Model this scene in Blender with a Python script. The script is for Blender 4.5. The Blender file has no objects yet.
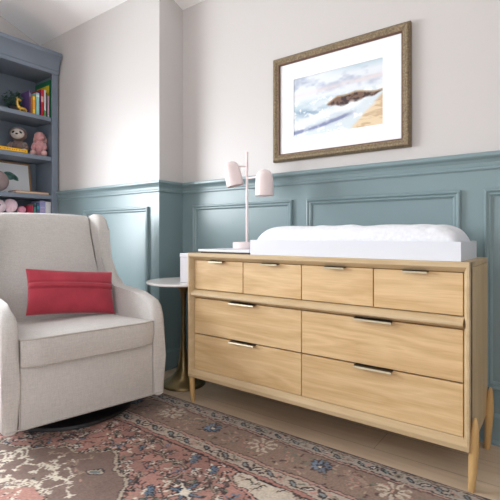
import bpy, bmesh, math, random
import numpy as np
from mathutils import Vector, Matrix
S = bpy.context.scene
COL = S.collection
PI = math.pi
random.seed(7)
rng = np.random.default_rng(11)

def lin(c):
    return tuple(((v/255.)/12.92 if v/255. <= .04045 else ((v/255.+.055)/1.055)**2.4) for v in c[:3])

# ------------------------------------------------------------------ materials
def mat(name, rgb, rough=.5, metal=0., bump=0., bscale=200., var=0., vscale=6., sheen=0., spec=.5, coord='Object', stretch=(1, 1, 1)):
    m = bpy.data.materials.new(name); m.use_nodes = True
    nt = m.node_tree; N = nt.nodes; L = nt.links
    b = N['Principled BSDF']
    c = lin(rgb)
    b.inputs['Base Color'].default_value = (*c, 1)
    b.inputs['Roughness'].default_value = rough
    b.inputs['Metallic'].default_value = metal
    b.inputs['Specular IOR Level'].default_value = spec
    if sheen:
        b.inputs['Sheen Weight'].default_value = sheen
        b.inputs['Sheen Roughness'].default_value = .4
    if var or bump:
        tc = N.new('ShaderNodeTexCoord'); mp = N.new('ShaderNodeMapping')
        mp.inputs['Scale'].default_value = stretch
        L.new(tc.outputs[coord], mp.inputs['Vector'])
    if var:
        nz = N.new('ShaderNodeTexNoise'); nz.inputs['Scale'].default_value = vscale; nz.inputs['Detail'].default_value = 5
        L.new(mp.outputs['Vector'], nz.inputs['Vector'])
        r = N.new('ShaderNodeValToRGB')
        r.color_ramp.elements[0].position = .3; r.color_ramp.elements[1].position = .7
        r.color_ramp.elements[0].color = (*[max(0, v*(1-var)) for v in c], 1)
        r.color_ramp.elements[1].color = (*[min(1, v*(1+var)) for v in c], 1)
        L.new(nz.outputs['Fac'], r.inputs['Fac']); L.new(r.outputs['Color'], b.inputs['Base Color'])
    if bump:
        n2 = N.new('ShaderNodeTexNoise'); n2.inputs['Scale'].default_value = bscale; n2.inputs['Detail'].default_value = 3
        L.new(mp.outputs['Vector'], n2.inputs['Vector'])
        bp = N.new('ShaderNodeBump'); bp.inputs['Strength'].default_value = bump; bp.inputs['Distance'].default_value = .004
        L.new(n2.outputs['Fac'], bp.inputs['Height']); L.new(bp.outputs['Normal'], b.inputs['Normal'])
    return m

def wood(name, c1, c2, axis='X', rough=.45, scale=1., planks=None):
    """straight grain along an axis with cathedral figure; optional floor planks"""
    m = bpy.data.materials.new(name); m.use_nodes = True
    nt = m.node_tree; N = nt.nodes; L = nt.links
    b = N['Principled BSDF']; b.inputs['Roughness'].default_value = rough
    tc = N.new('ShaderNodeTexCoord'); oi = N.new('ShaderNodeObjectInfo')
    add = N.new('ShaderNodeVectorMath'); add.operation = 'MULTIPLY_ADD'
    comb = N.new('ShaderNodeCombineXYZ')
    for k in range(3): L.new(oi.outputs['Random'], comb.inputs[k])
    L.new(comb.outputs[0], add.inputs[0]); add.inputs[1].default_value = (7.3, 5.1, 9.7)
    L.new(tc.outputs['Object'], add.inputs[2])
    mp = N.new('ShaderNodeMapping')
    st = {'X': (1.1, 9, 9), 'Y': (9, 1.1, 9), 'Z': (9, 9, 1.1)}[axis]
    mp.inputs['Scale'].default_value = tuple(v*scale for v in st)
    L.new(add.outputs[0], mp.inputs['Vector'])
    n1 = N.new('ShaderNodeTexNoise'); n1.inputs['Scale'].default_value = 1.2; n1.inputs['Detail'].default_value = 4; n1.inputs['Distortion'].default_value = .35
    L.new(mp.outputs[0], n1.inputs['Vector'])
    mul = N.new('ShaderNodeMath'); mul.operation = 'MULTIPLY'; mul.inputs[1].default_value = 9.
    L.new(n1.outputs['Fac'], mul.inputs[0])
    fr = N.new('ShaderNodeMath'); fr.operation = 'PINGPONG'; fr.inputs[1].default_value = 1.
    L.new(mul.outputs[0], fr.inputs[0])
    mp2 = N.new('ShaderNodeMapping')
    st2 = {'X': (6, 190, 190), 'Y': (190, 6, 190), 'Z': (190, 190, 6)}[axis]
    mp2.inputs['Scale'].default_value = st2
    L.new(add.outputs[0], mp2.inputs['Vector'])
    n2 = N.new('ShaderNodeTexNoise'); n2.inputs['Scale'].default_value = 1.; n2.inputs['Detail'].default_value = 2
    L.new(mp2.outputs[0], n2.inputs['Vector'])
    mx = N.new('ShaderNodeMath'); mx.operation = 'MULTIPLY_ADD'; mx.inputs[1].default_value = .45
    L.new(fr.outputs[0], mx.inputs[0])
    m3 = N.new('ShaderNodeMath'); m3.operation = 'MULTIPLY'; m3.inputs[1].default_value = .6
    L.new(n2.outputs['Fac'], m3.inputs[0]); L.new(m3.outputs[0], mx.inputs[2])
    r = N.new('ShaderNodeValToRGB')
    r.color_ramp.elements[0].position = .1; r.color_ramp.elements[1].position = .9
    r.color_ramp.elements[0].color = (*lin(c2), 1); r.color_ramp.elements[1].color = (*lin(c1), 1)
    L.new(mx.outputs[0], r.inputs['Fac'])
    out = r.outputs['Color']
    if planks:
        br = N.new('ShaderNodeTexBrick'); br.offset = .37
        br.inputs['Scale'].default_value = 1.; br.inputs['Brick Width'].default_value = planks[0]; br.inputs['Row Height'].default_value = planks[1]
        br.inputs['Mortar Size'].default_value = .0018
        br.inputs['Color1'].default_value = (.86, .86, .86, 1); br.inputs['Color2'].default_value = (1.08, 1.08, 1.08, 1); br.inputs['Mortar'].default_value = (.6, .55, .5, 1)
        L.new(tc.outputs['Object'], br.inputs['Vector'])
        mm = N.new('ShaderNodeMix'); mm.data_type = 'RGBA'; mm.blend_type = 'MULTIPLY'; mm.inputs[0].default_value = 1.
        L.new(out, mm.inputs[6]); L.new(br.outputs['Color'], mm.inputs[7]); out = mm.outputs[2]
    L.new(out, b.inputs['Base Color'])
    bp = N.new('ShaderNodeBump'); bp.inputs['Strength'].default_value = .06; bp.inputs['Distance'].default_value = .002
    L.new(n2.outputs['Fac'], bp.inputs['Height']); L.new(bp.outputs['Normal'], b.inputs['Normal'])
    return m

def linen(name, rgb, var=.10):
    m = bpy.data.materials.new(name); m.use_nodes = True
    nt = m.node_tree; N = nt.nodes; L = nt.links
    b = N['Principled BSDF']; b.inputs['Roughness'].default_value = .9; b.inputs['Specular IOR Level'].default_value = .15
    b.inputs['Sheen Weight'].default_value = .15
    tc = N.new('ShaderNodeTexCoord')
    hs = []
    for st in ((20, 260, 260), (260, 260, 20), (260, 20, 260)):
        mp = N.new('ShaderNodeMapping'); mp.inputs['Scale'].default_value = st
        L.new(tc.outputs['Object'], mp.inputs['Vector'])
        n = N.new('ShaderNodeTexNoise'); n.inputs['Scale'].default_value = 1.; n.inputs['Detail'].default_value = 1
        L.new(mp.outputs[0], n.inputs['Vector']); hs.append(n.outputs['Fac'])
    a = N.new('ShaderNodeMath'); L.new(hs[0], a.inputs[0]); L.new(hs[1], a.inputs[1])
    a2 = N.new('ShaderNodeMath'); L.new(a.outputs[0], a2.inputs[0]); L.new(hs[2], a2.inputs[1])
    mr = N.new('ShaderNodeMapRange'); mr.inputs[1].default_value = 1.1; mr.inputs[2].default_value = 1.9
    L.new(a2.outputs[0], mr.inputs[0])
    r = N.new('ShaderNodeValToRGB'); c = lin(rgb)
    r.color_ramp.elements[0].color = (*[v*(1-var) for v in c], 1); r.color_ramp.elements[1].color = (*[min(1, v*(1+var)) for v in c], 1)
    L.new(mr.outputs[0], r.inputs['Fac']); L.new(r.outputs['Color'], b.inputs['Base Color'])
    bp = N.new('ShaderNodeBump'); bp.inputs['Strength'].default_value = .25; bp.inputs['Distance'].default_value = .002
    L.new(a2.outputs[0], bp.inputs['Height']); L.new(bp.outputs['Normal'], b.inputs['Normal'])
    return m

def vcol(name, rough=.8, bump=0., bscale=300., sheen=0., spec=.3):
    m = mat(name, (128, 128, 128), rough, bump=bump, bscale=bscale, sheen=sheen, spec=spec)
    N = m.node_tree.nodes
    a = N.new('ShaderNodeAttribute'); a.attribute_name = 'Col'
    m.node_tree.links.new(a.outputs['Color'], N['Principled BSDF'].inputs['Base Color'])
    return m

M = dict(
    wall=mat('warm_white_wall_paint', (199, 195, 193), .46, bump=.03, bscale=120, spec=.5),
    ceil=mat('white_ceiling_paint', (250, 250, 250), .9, spec=.2),
    teal=mat('grey_green_panelling_paint', (122, 142, 146), .33, bump=.02, bscale=60),
    slate=mat('slate_grey_bookcase_paint', (116, 127, 141), .45, bump=.02, bscale=60),
    oak=wood('oak_drawer_veneer', (224, 194, 149), (192, 156, 108), 'X', .42),
    oakframe=wood('pale_oak_frame', (203, 180, 144), (183, 157, 118), 'X', .42),
    oakside=wood('pale_oak_side', (210, 183, 142), (190, 160, 118), 'Z', .42),
    oakleg=wood('oak_leg', (214, 178, 122), (190, 150, 96), 'Z', .4),
    dark=mat('shadow_gap_board', (70, 54, 40), .8),  # shade tone for the drawer gaps; also the slim board's dark underside
    brass=mat('aged_brass', (122, 98, 62), .38, 1., var=.15, vscale=30),
    brassd=mat('dark_antique_brass', (140, 122, 88), .38, 1., var=.2, vscale=14),
    darkpull=mat('dark_bronze_plate', (58, 46, 34), .5, .3),  # handle metal darkened to paint the shaded slot above each pull
    pull=mat('bronze_pull', (188, 176, 150), .4, .4, var=.1, vscale=40),  # same handle metal in a paler tone, painting the lit front lip
    floor=wood('pale_oak_floor', (212, 190, 164), (194, 170, 144), 'X', .42, planks=(1.9, .19)),
    linen=linen('beige_linen', (198, 194, 190)),
    piping=linen('beige_linen_piping', (182, 176, 170)),
    red=mat('raspberry_velvet', (170, 58, 72), .75, var=.14, vscale=9, sheen=.55, bump=.15, bscale=160, spec=.2),
    black=mat('black_metal', (13, 12, 15), .5, spec=.5),
    pink=mat('pale_pink_lacquer', (232, 217, 216), .35),
    bulb=mat('frosted_bulb', (245, 240, 232), .3),
    white=mat('white_lacquer', (220, 224, 233), .38),
    paper=mat('white_card', (226, 226, 232), .35),
    cotton=mat('white_cotton_cover', (226, 228, 233), .9, var=.05, vscale=55, bump=1., bscale=34, spec=.1),
    mat_board=mat('white_mount_board', (240, 241, 244), .8),
    gilt=mat('gilt_moulding', (126, 110, 86), .45, .45, var=.55, vscale=150, bump=1., bscale=230),
    giltin=mat('brown_sight_edge', (96, 66, 52), .5, .1),
    marble=mat('white_marble', (236, 233, 230), .2, var=.06, vscale=9),
    glass=None,
)
def glassmat():
    m = bpy.data.materials.new('window_glass'); m.use_nodes = True
    N = m.node_tree.nodes; L = m.node_tree.links
    N.remove(N['Principled BSDF'])
    t = N.new('ShaderNodeBsdfTransparent'); g = N.new('ShaderNodeBsdfGlossy'); g.inputs['Roughness'].default_value = .02
    mx = N.new('ShaderNodeMixShader'); mx.inputs[0].default_value = .06
    L.new(t.outputs[0], mx.inputs[1]); L.new(g.outputs[0], mx.inputs[2]); L.new(mx.outputs[0], N['Material Output'].inputs[0])
    return m
M['glass'] = glassmat()
_cm = {}
def cm(rgb, rough=.6, **k):
    key = (rgb, rough, tuple(sorted(k.items())))
    if key not in _cm: _cm[key] = mat('paint_%d_%d_%d' % rgb, rgb, rough, **k)
    return _cm[key]

# ------------------------------------------------------------------ mesh helpers
def obj(name, bm, m, parent=None, local=False, smooth=None, kind=None):
    bmesh.ops.recalc_face_normals(bm, faces=bm.faces[:])
    if parent is not None and not local:
        p = parent.matrix_basis.translation
        pp = parent.parent
        while pp is not None:
            p = p + pp.matrix_basis.translation; pp = pp.parent
        bmesh.ops.translate(bm, verts=bm.verts[:], vec=-Vector(p))
    me = bpy.data.meshes.new(name); bm.to_mesh(me); bm.free()
    me.materials.append(m)
    if smooth is not None:
        me.polygons.foreach_set('use_smooth', [True]*len(me.polygons))
        if smooth < 179: me.set_sharp_from_angle(angle=math.radians(smooth))
    o = bpy.data.objects.new(name, me); COL.objects.link(o)
    if parent is not None: o.parent = parent
    if kind: o['kind'] = kind
    return o

def thing(name, label, cat, loc=(0, 0, 0), rz=0., group=None):
    o = bpy.data.objects.new(name, None); COL.objects.link(o)
    o.empty_display_size = .1
    o.location = loc; o.rotation_euler = (0, 0, rz)
    o['label'] = label; o['category'] = cat
    if group: o['group'] = group
    return o

def B(): return bmesh.new()

def box(bm, x0, x1, y0, y1, z0, z1, bev=0., seg=2):
    t = bmesh.new()
    bmesh.ops.create_cube(t, size=1.)
    for v in t.verts:
        v.co = Vector(((x0+x1)/2+v.co.x*(x1-x0), (y0+y1)/2+v.co.y*(y1-y0), (z0+z1)/2+v.co.z*(z1-z0)))
    if bev: bmesh.ops.bevel(t, geom=t.edges[:], offset=bev, segments=seg, affect='EDGES', profile=.5)
    merge(bm, t); return bm

def merge(bm, t, mtx=None):
    if mtx is not None: bmesh.ops.transform(t, matrix=mtx, verts=t.verts[:])
    vm = {v: bm.verts.new(v.co) for v in t.verts}
    for f in t.faces:
        try: bm.faces.new([vm[v] for v in f.verts])
        except ValueError: pass
    t.free()

def lathe(bm, prof, c=(0, 0, 0), seg=40, mtx=None):
    t = bmesh.new(); rings = []
    for r, z in prof:
        if r < 1e-6: rings.append([t.verts.new((0, 0, z))])
        else: rings.append([t.verts.new((r*math.cos(2*PI*k/seg), r*math.sin(2*PI*k/seg), z)) for k in range(seg)])
    for a, b in zip(rings, rings[1:]):
        for k in range(seg):
            q = (k+1) % seg
            if len(a) == 1 and len(b) > 1: t.faces.new((a[0], b[k], b[q]))
            elif len(b) == 1 and len(a) > 1: t.faces.new((a[k], a[q], b[0]))
            elif len(a) > 1: t.faces.new((a[k], a[q], b[q], b[k]))
    for rg, rev in ((rings[0], True), (rings[-1], False)):
        if len(rg) > 1: t.faces.new(rg[::-1] if rev else rg)
    m = Matrix.Translation(c)
    if mtx is not None: m = m @ mtx
    merge(bm, t, m); return bm

def tube(bm, pts, r, seg=10, closed=False):
    pts = [Vector(p) for p in pts]; n = len(pts); rings = []
    up = None
    for i, p in enumerate(pts):
        if closed: d = (pts[(i+1) % n]-pts[i-1]).normalized()
        else: d = (pts[min(i+1, n-1)]-pts[max(i-1, 0)]).normalized()
        if up is None: up = d.orthogonal().normalized()
        up = (up-d*up.dot(d))
        up = up.normalized() if up.length > 1e-5 else d.orthogonal().normalized()
        s = d.cross(up); rr = r[i] if isinstance(r, (list, tuple)) else r
        rings.append([bm.verts.new(p+(up*math.cos(2*PI*k/seg)+s*math.sin(2*PI*k/seg))*rr) for k in range(seg)])
    for i in range(n if closed else n-1):
        a, b = rings[i], rings[(i+1) % n]
        for k in range(seg): bm.faces.new((a[k], a[(k+1) % seg], b[(k+1) % seg], b[k]))
    if not closed: bm.faces.new(rings[0][::-1]); bm.faces.new(rings[-1])
    return bm

def sweep(bm, path, prof, mp, closed=False):
    """mitred sweep of profile (offset to the left of the path, depth); mp maps (p, q, depth) to 3D"""
    n = len(path); P = [Vector(p) for p in path]; rings = []
    for i in range(n):
        ds = []
        if closed or i > 0: ds.append((P[i]-P[i-1]).normalized())
        if closed or i < n-1: ds.append((P[(i+1) % n]-P[i]).normalized())
        ns = [Vector((-d.y, d.x)) for d in ds]
        m = ns[0] if len(ns) == 1 else (ns[0]+ns[1])/(1+ns[0].dot(ns[1]))
        rings.append([bm.verts.new(mp(P[i].x+m.x*o, P[i].y+m.y*o, d)) for o, d in prof])
    k = len(prof)
    for i in range(n if closed else n-1):
        a, b = rings[i], rings[(i+1) % n]
        for j in range(k): bm.faces.new((a[j], a[(j+1) % k], b[(j+1) % k], b[j]))
    if not closed: bm.faces.new(rings[0][::-1]); bm.faces.new(rings[-1])
    return bm

def prism(bm, poly, mp, d0, d1, bev=0., seg=3):
    t = bmesh.new()
    a = [t.verts.new(mp(p, q, d0)) for p, q in poly]; b = [t.verts.new(mp(p, q, d1)) for p, q in poly]
    n = len(poly)
    for i in range(n): t.faces.new((a[i], a[(i+1) % n], b[(i+1) % n], b[i]))
    fa = t.faces.new(a[::-1]); fb = t.faces.new(b)
    if bev:
        es = list({e for f in (fa, fb) for e in f.edges})
        bmesh.ops.bevel(t, geom=es, offset=bev, segments=seg, affect='EDGES', profile=.5)
    merge(bm, t); return bm

def ellipsoid(bm, c, r, mtx=None, u=16, v=10, p=1.):
    t = bmesh.new(); bmesh.ops.create_uvsphere(t, u_segments=u, v_segments=v, radius=1.)
    def g(x): return math.copysign(abs(x)**p, x)
    for w in t.verts: w.co = Vector((g(w.co.x)*r[0], g(w.co.y)*r[1], g(w.co.z)*r[2]))
    m = Matrix.Translation(c)
    if mtx is not None: m = m @ mtx
    merge(bm, t, m); return bm

def cushion(W, Hh, T, pinch=.05, n=28, fn=None, ex=.42):
    """pillow in its own x (width), z (height), y (thickness)"""
    bm = bmesh.new(); grids = []
    for sgn in (1, -1):
        g = []
        for i in range(n+1):
            row = []
            for j in range(n+1):
                u = math.sin((-1+2*i/n)*PI/2); v = math.sin((-1+2*j/n)*PI/2)
                x = u*W/2*(1-pinch*(1-v*v)); z = v*Hh/2*(1-pinch*1.3*(1-u*u))
                th = T/2*max(0, (1-u*u)*(1-v*v))**ex
                if fn: th += fn(u, v)*(1 if sgn > 0 else 0)*min(1, th/(T*.1))
                row.append(bm.verts.new((x, -sgn*th, z)))
            g.append(row)
        for i in range(n):
            for j in range(n):
                q = (g[i][j], g[i+1][j], g[i+1][j+1], g[i][j+1])
                bm.faces.new(q if sgn > 0 else q[::-1])
    bmesh.ops.remove_doubles(bm, verts=bm.verts[:], dist=1e-5)
    return bm

def grid_colored(name, X, Y, C, m, mp, parent=None, kind=None, thick=None):
    """surface patch with one colour per vertex; X, Y one-dimensional, C (ny, nx, 3) in linear colour"""
    nx, ny = len(X), len(Y)
    gx, gy = np.meshgrid(X, Y)
    co = np.stack(mp(gx.ravel(), gy.ravel()), 1)
    i = np.arange(nx*ny).reshape(ny, nx)
    q = np.stack([i[:-1, :-1], i[:-1, 1:], i[1:, 1:], i[1:, :-1]], -1).reshape(-1, 4)
    cols = np.concatenate([C.reshape(-1, 3), np.ones((nx*ny, 1))], 1)
    if thick is not None:
        border = np.concatenate([i[0, :], i[1:, -1], i[-1, -2::-1], i[-2:0:-1, 0]])
        lo = co[border]+np.array(thick); base = len(co)
        co = np.concatenate([co, lo]); nb = len(border); k = np.arange(nb)
        q = np.concatenate([q, np.stack([border, base+k, base+(k+1) % nb, border[(k+1) % nb]], 1)])
        cols = np.concatenate([cols, cols[border]])
    me = bpy.data.meshes.new(name)
    me.vertices.add(len(co)); me.vertices.foreach_set('co', co.astype(np.float32).ravel())
    me.loops.add(q.size); me.loops.foreach_set('vertex_index', q.astype(np.int32).ravel())
    me.polygons.add(len(q)); me.polygons.foreach_set('loop_start', np.arange(0, q.size, 4, dtype=np.int32))
    me.update(calc_edges=True); me.validate()
    at = me.color_attributes.new('Col', 'FLOAT_COLOR', 'POINT')
    at.data.foreach_set('color', cols.astype(np.float32).ravel())
    me.materials.append(m)
    o = bpy.data.objects.new(name, me); COL.objects.link(o)
    if parent is not None: o.parent = parent
    if kind: o['kind'] = kind
    return o

class Paint:
    def __init__(s, X, Y, base):
        s.X, s.Y = X, Y; s.gx, s.gy = np.meshgrid(X, Y)
        s.C = np.zeros((len(Y), len(X), 3)); s.C[:] = lin(base)
    def win(s, x0, x1, y0, y1):
        a, b = np.searchsorted(s.X, (x0, x1)); c, d = np.searchsorted(s.Y, (y0, y1))
        return slice(c, d), slice(a, b)
    def put(s, w, mask, col, a=1.):
        R = s.C[w]
        R[mask] = R[mask]*(1-a)+np.array(lin(col))*a
    def band(s, mask, col): s.C[mask] = lin(col)
    def ell(s, cx, cy, rx, ry, col, ang=0., a=1.):
        r = max(rx, ry); w = s.win(cx-r, cx+r, cy-r, cy+r)
        x = s.gx[w]-cx; y = s.gy[w]-cy; c, n = math.cos(ang), math.sin(ang)
        s.put(w, ((x*c+y*n)/rx)**2+((-x*n+y*c)/ry)**2 < 1, col, a)
    def poly(s, pts, col, a=1.):
        p = np.array(pts); w = s.win(p[:, 0].min(), p[:, 0].max(), p[:, 1].min(), p[:, 1].max())
        x, y = s.gx[w], s.gy[w]; ins = np.zeros(x.shape, bool)
        for (x0, y0), (x1, y1) in zip(p, np.roll(p, -1, 0)):
            if y0 == y1: continue
            ins ^= ((y0 > y) != (y1 > y)) & (x < (x1-x0)*(y-y0)/(y1-y0)+x0)
        s.put(w, ins, col, a)
    def line(s, pts, wd, col, a=1.):
        for (x0, y0), (x1, y1) in zip(pts, pts[1:]):
            w = s.win(min(x0, x1)-wd, max(x0, x1)+wd, min(y0, y1)-wd, max(y0, y1)+wd)
            x, y = s.gx[w], s.gy[w]; dx, dy = x1-x0, y1-y0; l = dx*dx+dy*dy+1e-12
            t = np.clip(((x-x0)*dx+(y-y0)*dy)/l, 0, 1)
            s.put(w, (x-x0-t*dx)**2+(y-y0-t*dy)**2 < wd*wd/4, col, a)
    def flower(s, cx, cy, r, n, col, mid, out=None, ph=0.):
        for k in range(n):
            an = ph+2*PI*k/n
            if out: s.ell(cx+math.cos(an)*r*.62, cy+math.sin(an)*r*.62, r*.44, r*.24, out, an)
        for k in range(n):
            an = ph+2*PI*k/n
            s.ell(cx+math.cos(an)*r*.62, cy+math.sin(an)*r*.62, r*.36, r*.17, col, an)
        s.ell(cx, cy, r*.27, r*.27, mid)

def vnoise(shape, cells, seed):
    r = np.random.default_rng(seed); g = r.random((cells[0]+2, cells[1]+2))
    y = np.linspace(0, cells[0], shape[0]); x = np.linspace(0, cells[1], shape[1])
    yi, xi = y.astype(int), x.astype(int); fy, fx = y-yi, x-xi
    fy = (fy*fy*(3-2*fy))[:, None]; fx = (fx*fx*(3-2*fx))[None]
    a = g[yi][:, xi]; b = g[yi][:, xi+1]; c = g[yi+1][:, xi]; d = g[yi+1][:, xi+1]
    return (a*(1-fx)+b*fx)*(1-fy)+(c*(1-fx)+d*fx)*fy

# ------------------------------------------------------------------ room shell
YB, YF, XJ, XL, XR, YN = 2.29, 2.06, -2.33, -4.0, 1.7, -2.7   # back wall, chimney-breast face, its return, side walls, near wall
SL = .395                                                    # ceiling slope
ZC = 2.678
def zc(y): return ZC+SL*(YB-y)
YR = -.2                                                     # ridge

bm = B(); box(bm, XL-.15, XR+.15, YN-.15, YB+.15, -.12, 0); obj('floor', bm, M['floor'], kind='structure')
bm = B()
for ya, yb, za, zb in ((YR, YB+.15, zc(YR), zc(YB+.15)), (YN-.15, YR, zc(YR)-SL*(YR-YN+.15), zc(YR))):
    prism(bm, [(ya, za), (yb, zb), (yb, zb+.12), (ya, za+.12)], lambda p, q, d: (d, p, q), XL-.15, XR+.15)
obj('ceiling', bm, M['ceil'], kind='structure')
bm = B(); box(bm, XJ, XR+.15, YB, YB+.15, 0, zc(YB)+.05); obj('wall_back', bm, M['wall'], kind='structure')
bm = B()
prism(bm, [(YF, 0), (YB+.15, 0), (YB+.15, zc(YB+.15)+.05), (YF, zc(YF)+.05)], lambda p, q, d: (d, p, q), XL-.15, XJ)
obj('wall_back_left', bm, M['wall'], kind='structure')
WY0, WY1, WZ0, WZ1 = -1.1, 1.22, .72, 2.2
bm = B()
zr, znr = zc(YR)+.05, zc(YR)-SL*(YR-YN)+.05
def lw(pl): prism(bm, pl, lambda p, q, d: (d, p, q), XL-.15, XL)
lw([(WY1, 0), (YF, 0), (YF, zc(YF)+.05), (WY1, zc(WY1)+.05)])
lw([(YN, 0), (WY0, 0), (WY0, znr+SL*(WY0-YN)), (YN, znr)])
lw([(WY0, 0), (WY1, 0), (WY1, WZ0), (WY0, WZ0)])
lw([(WY0, WZ1), (WY1, WZ1), (WY1, zc(WY1)+.05), (YR, zr), (WY0, znr+SL*(WY0-YN))])
obj('wall_left', bm, M['wall'], kind='structure')
EY0, EY1, EZ0, EZ1 = -2.3, -.6, .7, 2.2
bm = B()
def rw(pl): prism(bm, pl, lambda p, q, d: (d, p, q), XR, XR+.15)
rw([(EY1, 0), (YB, 0), (YB, zc(YB)+.05), (YR, zr), (EY1, znr+SL*(EY1-YN))])
rw([(YN, 0), (EY0, 0), (EY0, znr+SL*(EY0-YN)), (YN, znr)])
rw([(EY0, 0), (EY1, 0), (EY1, EZ0), (EY0, EZ0)])
rw([(EY0, EZ1), (EY1, EZ1), (EY1, znr+SL*(EY1-YN)), (EY0, znr+SL*(EY0-YN))])
obj('wall_right', bm, M['wall'], kind='structure')
FX0, FX1, FZ0, FZ1 = -2.3, .9, .75, 2.1
bm = B()
box(bm, XL, FX0, YN-.15, YN, 0, znr); box(bm, FX1, XR, YN-.15, YN, 0, znr)
box(bm, FX0, FX1, YN-.15, YN, 0, FZ0); box(bm, FX0, FX1, YN-.15, YN, FZ1, znr)
obj('wall_front', bm, M['wall'], kind='structure')

def window(name, mp, a0, a1, z0, z1, nm):
    w = thing(name, 'white framed window', 'window'); del w['label']; del w['category']; w['kind'] = 'structure'
    pr = [(0, -.09), (0, .02), (.05, .02), (.06, -.02), (.06, -.09)]
    bm = B(); sweep(bm, [(a0, z0), (a1, z0), (a1, z1), (a0, z1)], pr, mp, True)
    for k in range(1, nm):
        c = a0+(a1-a0)*k/nm
        sweep(bm, [(c+.025, z0+.05), (c+.025, z1-.05)], [(0, -.07), (0, -.02), (.05, -.02), (.05, -.07)], mp)
    obj('window_frame', bm, M['white'], w, kind='structure')
    bm = B(); prism(bm, [(a0+.04, z0+.04), (a1-.04, z0+.04), (a1-.04, z1-.04), (a0+.04, z1-.04)], mp, -.052, -.046)
    obj('window_glass', bm, M['glass'], w, kind='structure')
    return w
window('window_1', lambda p, q, d: (XL+d, p, q), WY0, WY1, WZ0, WZ1, 2)
window('window_2', lambda p, q, d: (p, YN+d, q), FX0, FX1, FZ0, FZ1, 3)  # unseen window added behind the camera to carry frontal fill

window('window_3', lambda p, q, d: (XR-d, p, q), EY0, EY1, EZ0, EZ1, 2)  # unseen window added to brighten the surfaces facing right

# wainscot: flat painted panelling, chair rail, baseboard, applied mouldings
WT = .012
flat = lambda p, q, d: (p, q, d)
bp = [(XR, YB), (XJ, YB), (XJ, YF), (-3.652, YF)]
bm = B(); sweep(bm, bp, [(0, 0), (WT, 0), (WT, 1.30), (0, 1.30)], flat); obj('trim_1', bm, M['teal'], kind='structure')
rail = [(0, 1.282), (.018, 1.282), (.022, 1.288), (.022, 1.296), (.017, 1.303), (.019, 1.318), (.027, 1.332), (.038, 1.340), (.042, 1.346), (.042, 1.360), (.036, 1.364), (0, 1.364)]
bm = B(); sweep(bm, bp, rail, flat); obj('trim_2', bm, M['teal'], kind='structure')
base = [(0, 0), (.030, 0), (.030, .010), (.022, .022), (.022, .125), (.018, .138), (.012, .145), (0, .145)]
bm = B(); sweep(bm, bp, base, flat); obj('baseboard_back', bm, M['teal'], kind='structure')
mould = [(0, 0), (0, .013), (.004, .019), (.011, .020), (.016, .014), (.020, .011), (.027, .012), (.031, .008), (.036, .004), (.036, 0)]
def panel(n, x0, x1, z0, z1, y):
    bm = B(); sweep(bm, [(x0, z0), (x1, z0), (x1, z1), (x0, z1)], mould, lambda p, q, d: (p, y-WT-d, q), True)
    obj('trim_%d' % n, bm, M['teal'], kind='structure')
panel(3, -2.205, -1.355, .255, 1.192, YB)
panel(4, -1.255, -.408, .255, 1.192, YB)
panel(5, -.308, .54, .255, 1.192, YB)
panel(6, .64, 1.49, .255, 1.192, YB)
panel(7, -3.235, -2.425, .255, 1.180, YF)

# ------------------------------------------------------------------ rug
RY = 1.778
RX0, RX1, RY0 = -3.45, .55, -.85
X = np.concatenate([np.arange(RX0, -2.15, .008), np.arange(-2.15, -.15, .0048), np.arange(-.15, RX1+.001, .008)])
Y = np.concatenate([np.arange(RY0, .62, .008), np.arange(.62, RY-.001, .0048), [RY]])
p = Paint(X, Y, (168, 116, 108))
PINK, BRN, CRM, DRK, BLU, GRN, ROSE, TAN = (168, 125, 115), (134, 114, 104), (206, 198, 184), (44, 40, 46), (92, 112, 132), (108, 114, 100), (180, 138, 128), (152, 132, 118)
DBR = (88, 70, 66)
v = np.minimum(np.minimum(RY-p.gy, p.gy-RY0), np.minimum(p.gx-RX0, RX1-p.gx))
def edges():
    """the four sides as (origin, along, inward, length)"""
    return [((RX0, RY), (1, 0), (0, -1), RX1-RX0), ((RX1, RY0), (-1, 0), (0, 1), RX1-RX0), ((RX0, RY0), (0, 1), (1, 0), RY-RY0), ((RX1, RY), (0, -1), (-1, 0), RY-RY0)]
fr = random.Random(5)
# the rose ground is abrashed: bands of dusty brown run through it
ab = vnoise(p.C.shape[:2], (26, 34), 8)
p.C[:] = np.array(lin(PINK)); kb = np.clip((ab-.42)*3.2, 0, .75)[..., None]; p.C = p.C*(1-kb)+np.array(lin((138, 104, 98)))*kb
def sprig(x, y, an, c, k=1.):
    """small angular vine with paired leaves"""
    for q in range(3):
        x2, y2 = x+math.cos(an)*.032*k, y+math.sin(an)*.032*k
        p.line([(x, y), (x2, y2)], .0065, DRK)
        for sd in (-1, 1):
            a2 = an+sd*1.0; p.ell(x2+math.cos(a2)*.013*k, y2+math.sin(a2)*.013*k, .012*k, .0055*k, c, a2)
        x, y, an = x2, y2, an+fr.choice([-.9, -.5, .5, .9])
def palm(x, y, r, an, c1, c2):
    """serrated palmette"""
    for q in range(5):
        a2 = an+(q-2)*.55; p.ell(x+math.cos(a2)*r*.6, y+math.sin(a2)*r*.6, r*.52, r*.24, DRK, a2)
    for q in range(5):
        a2 = an+(q-2)*.55; p.ell(x+math.cos(a2)*r*.6, y+math.sin(a2)*r*.6, r*.40, r*.13, c1, a2)
    p.ell(x, y, r*.30, r*.30, DRK); p.ell(x, y, r*.2, r*.2, c2)
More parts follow.
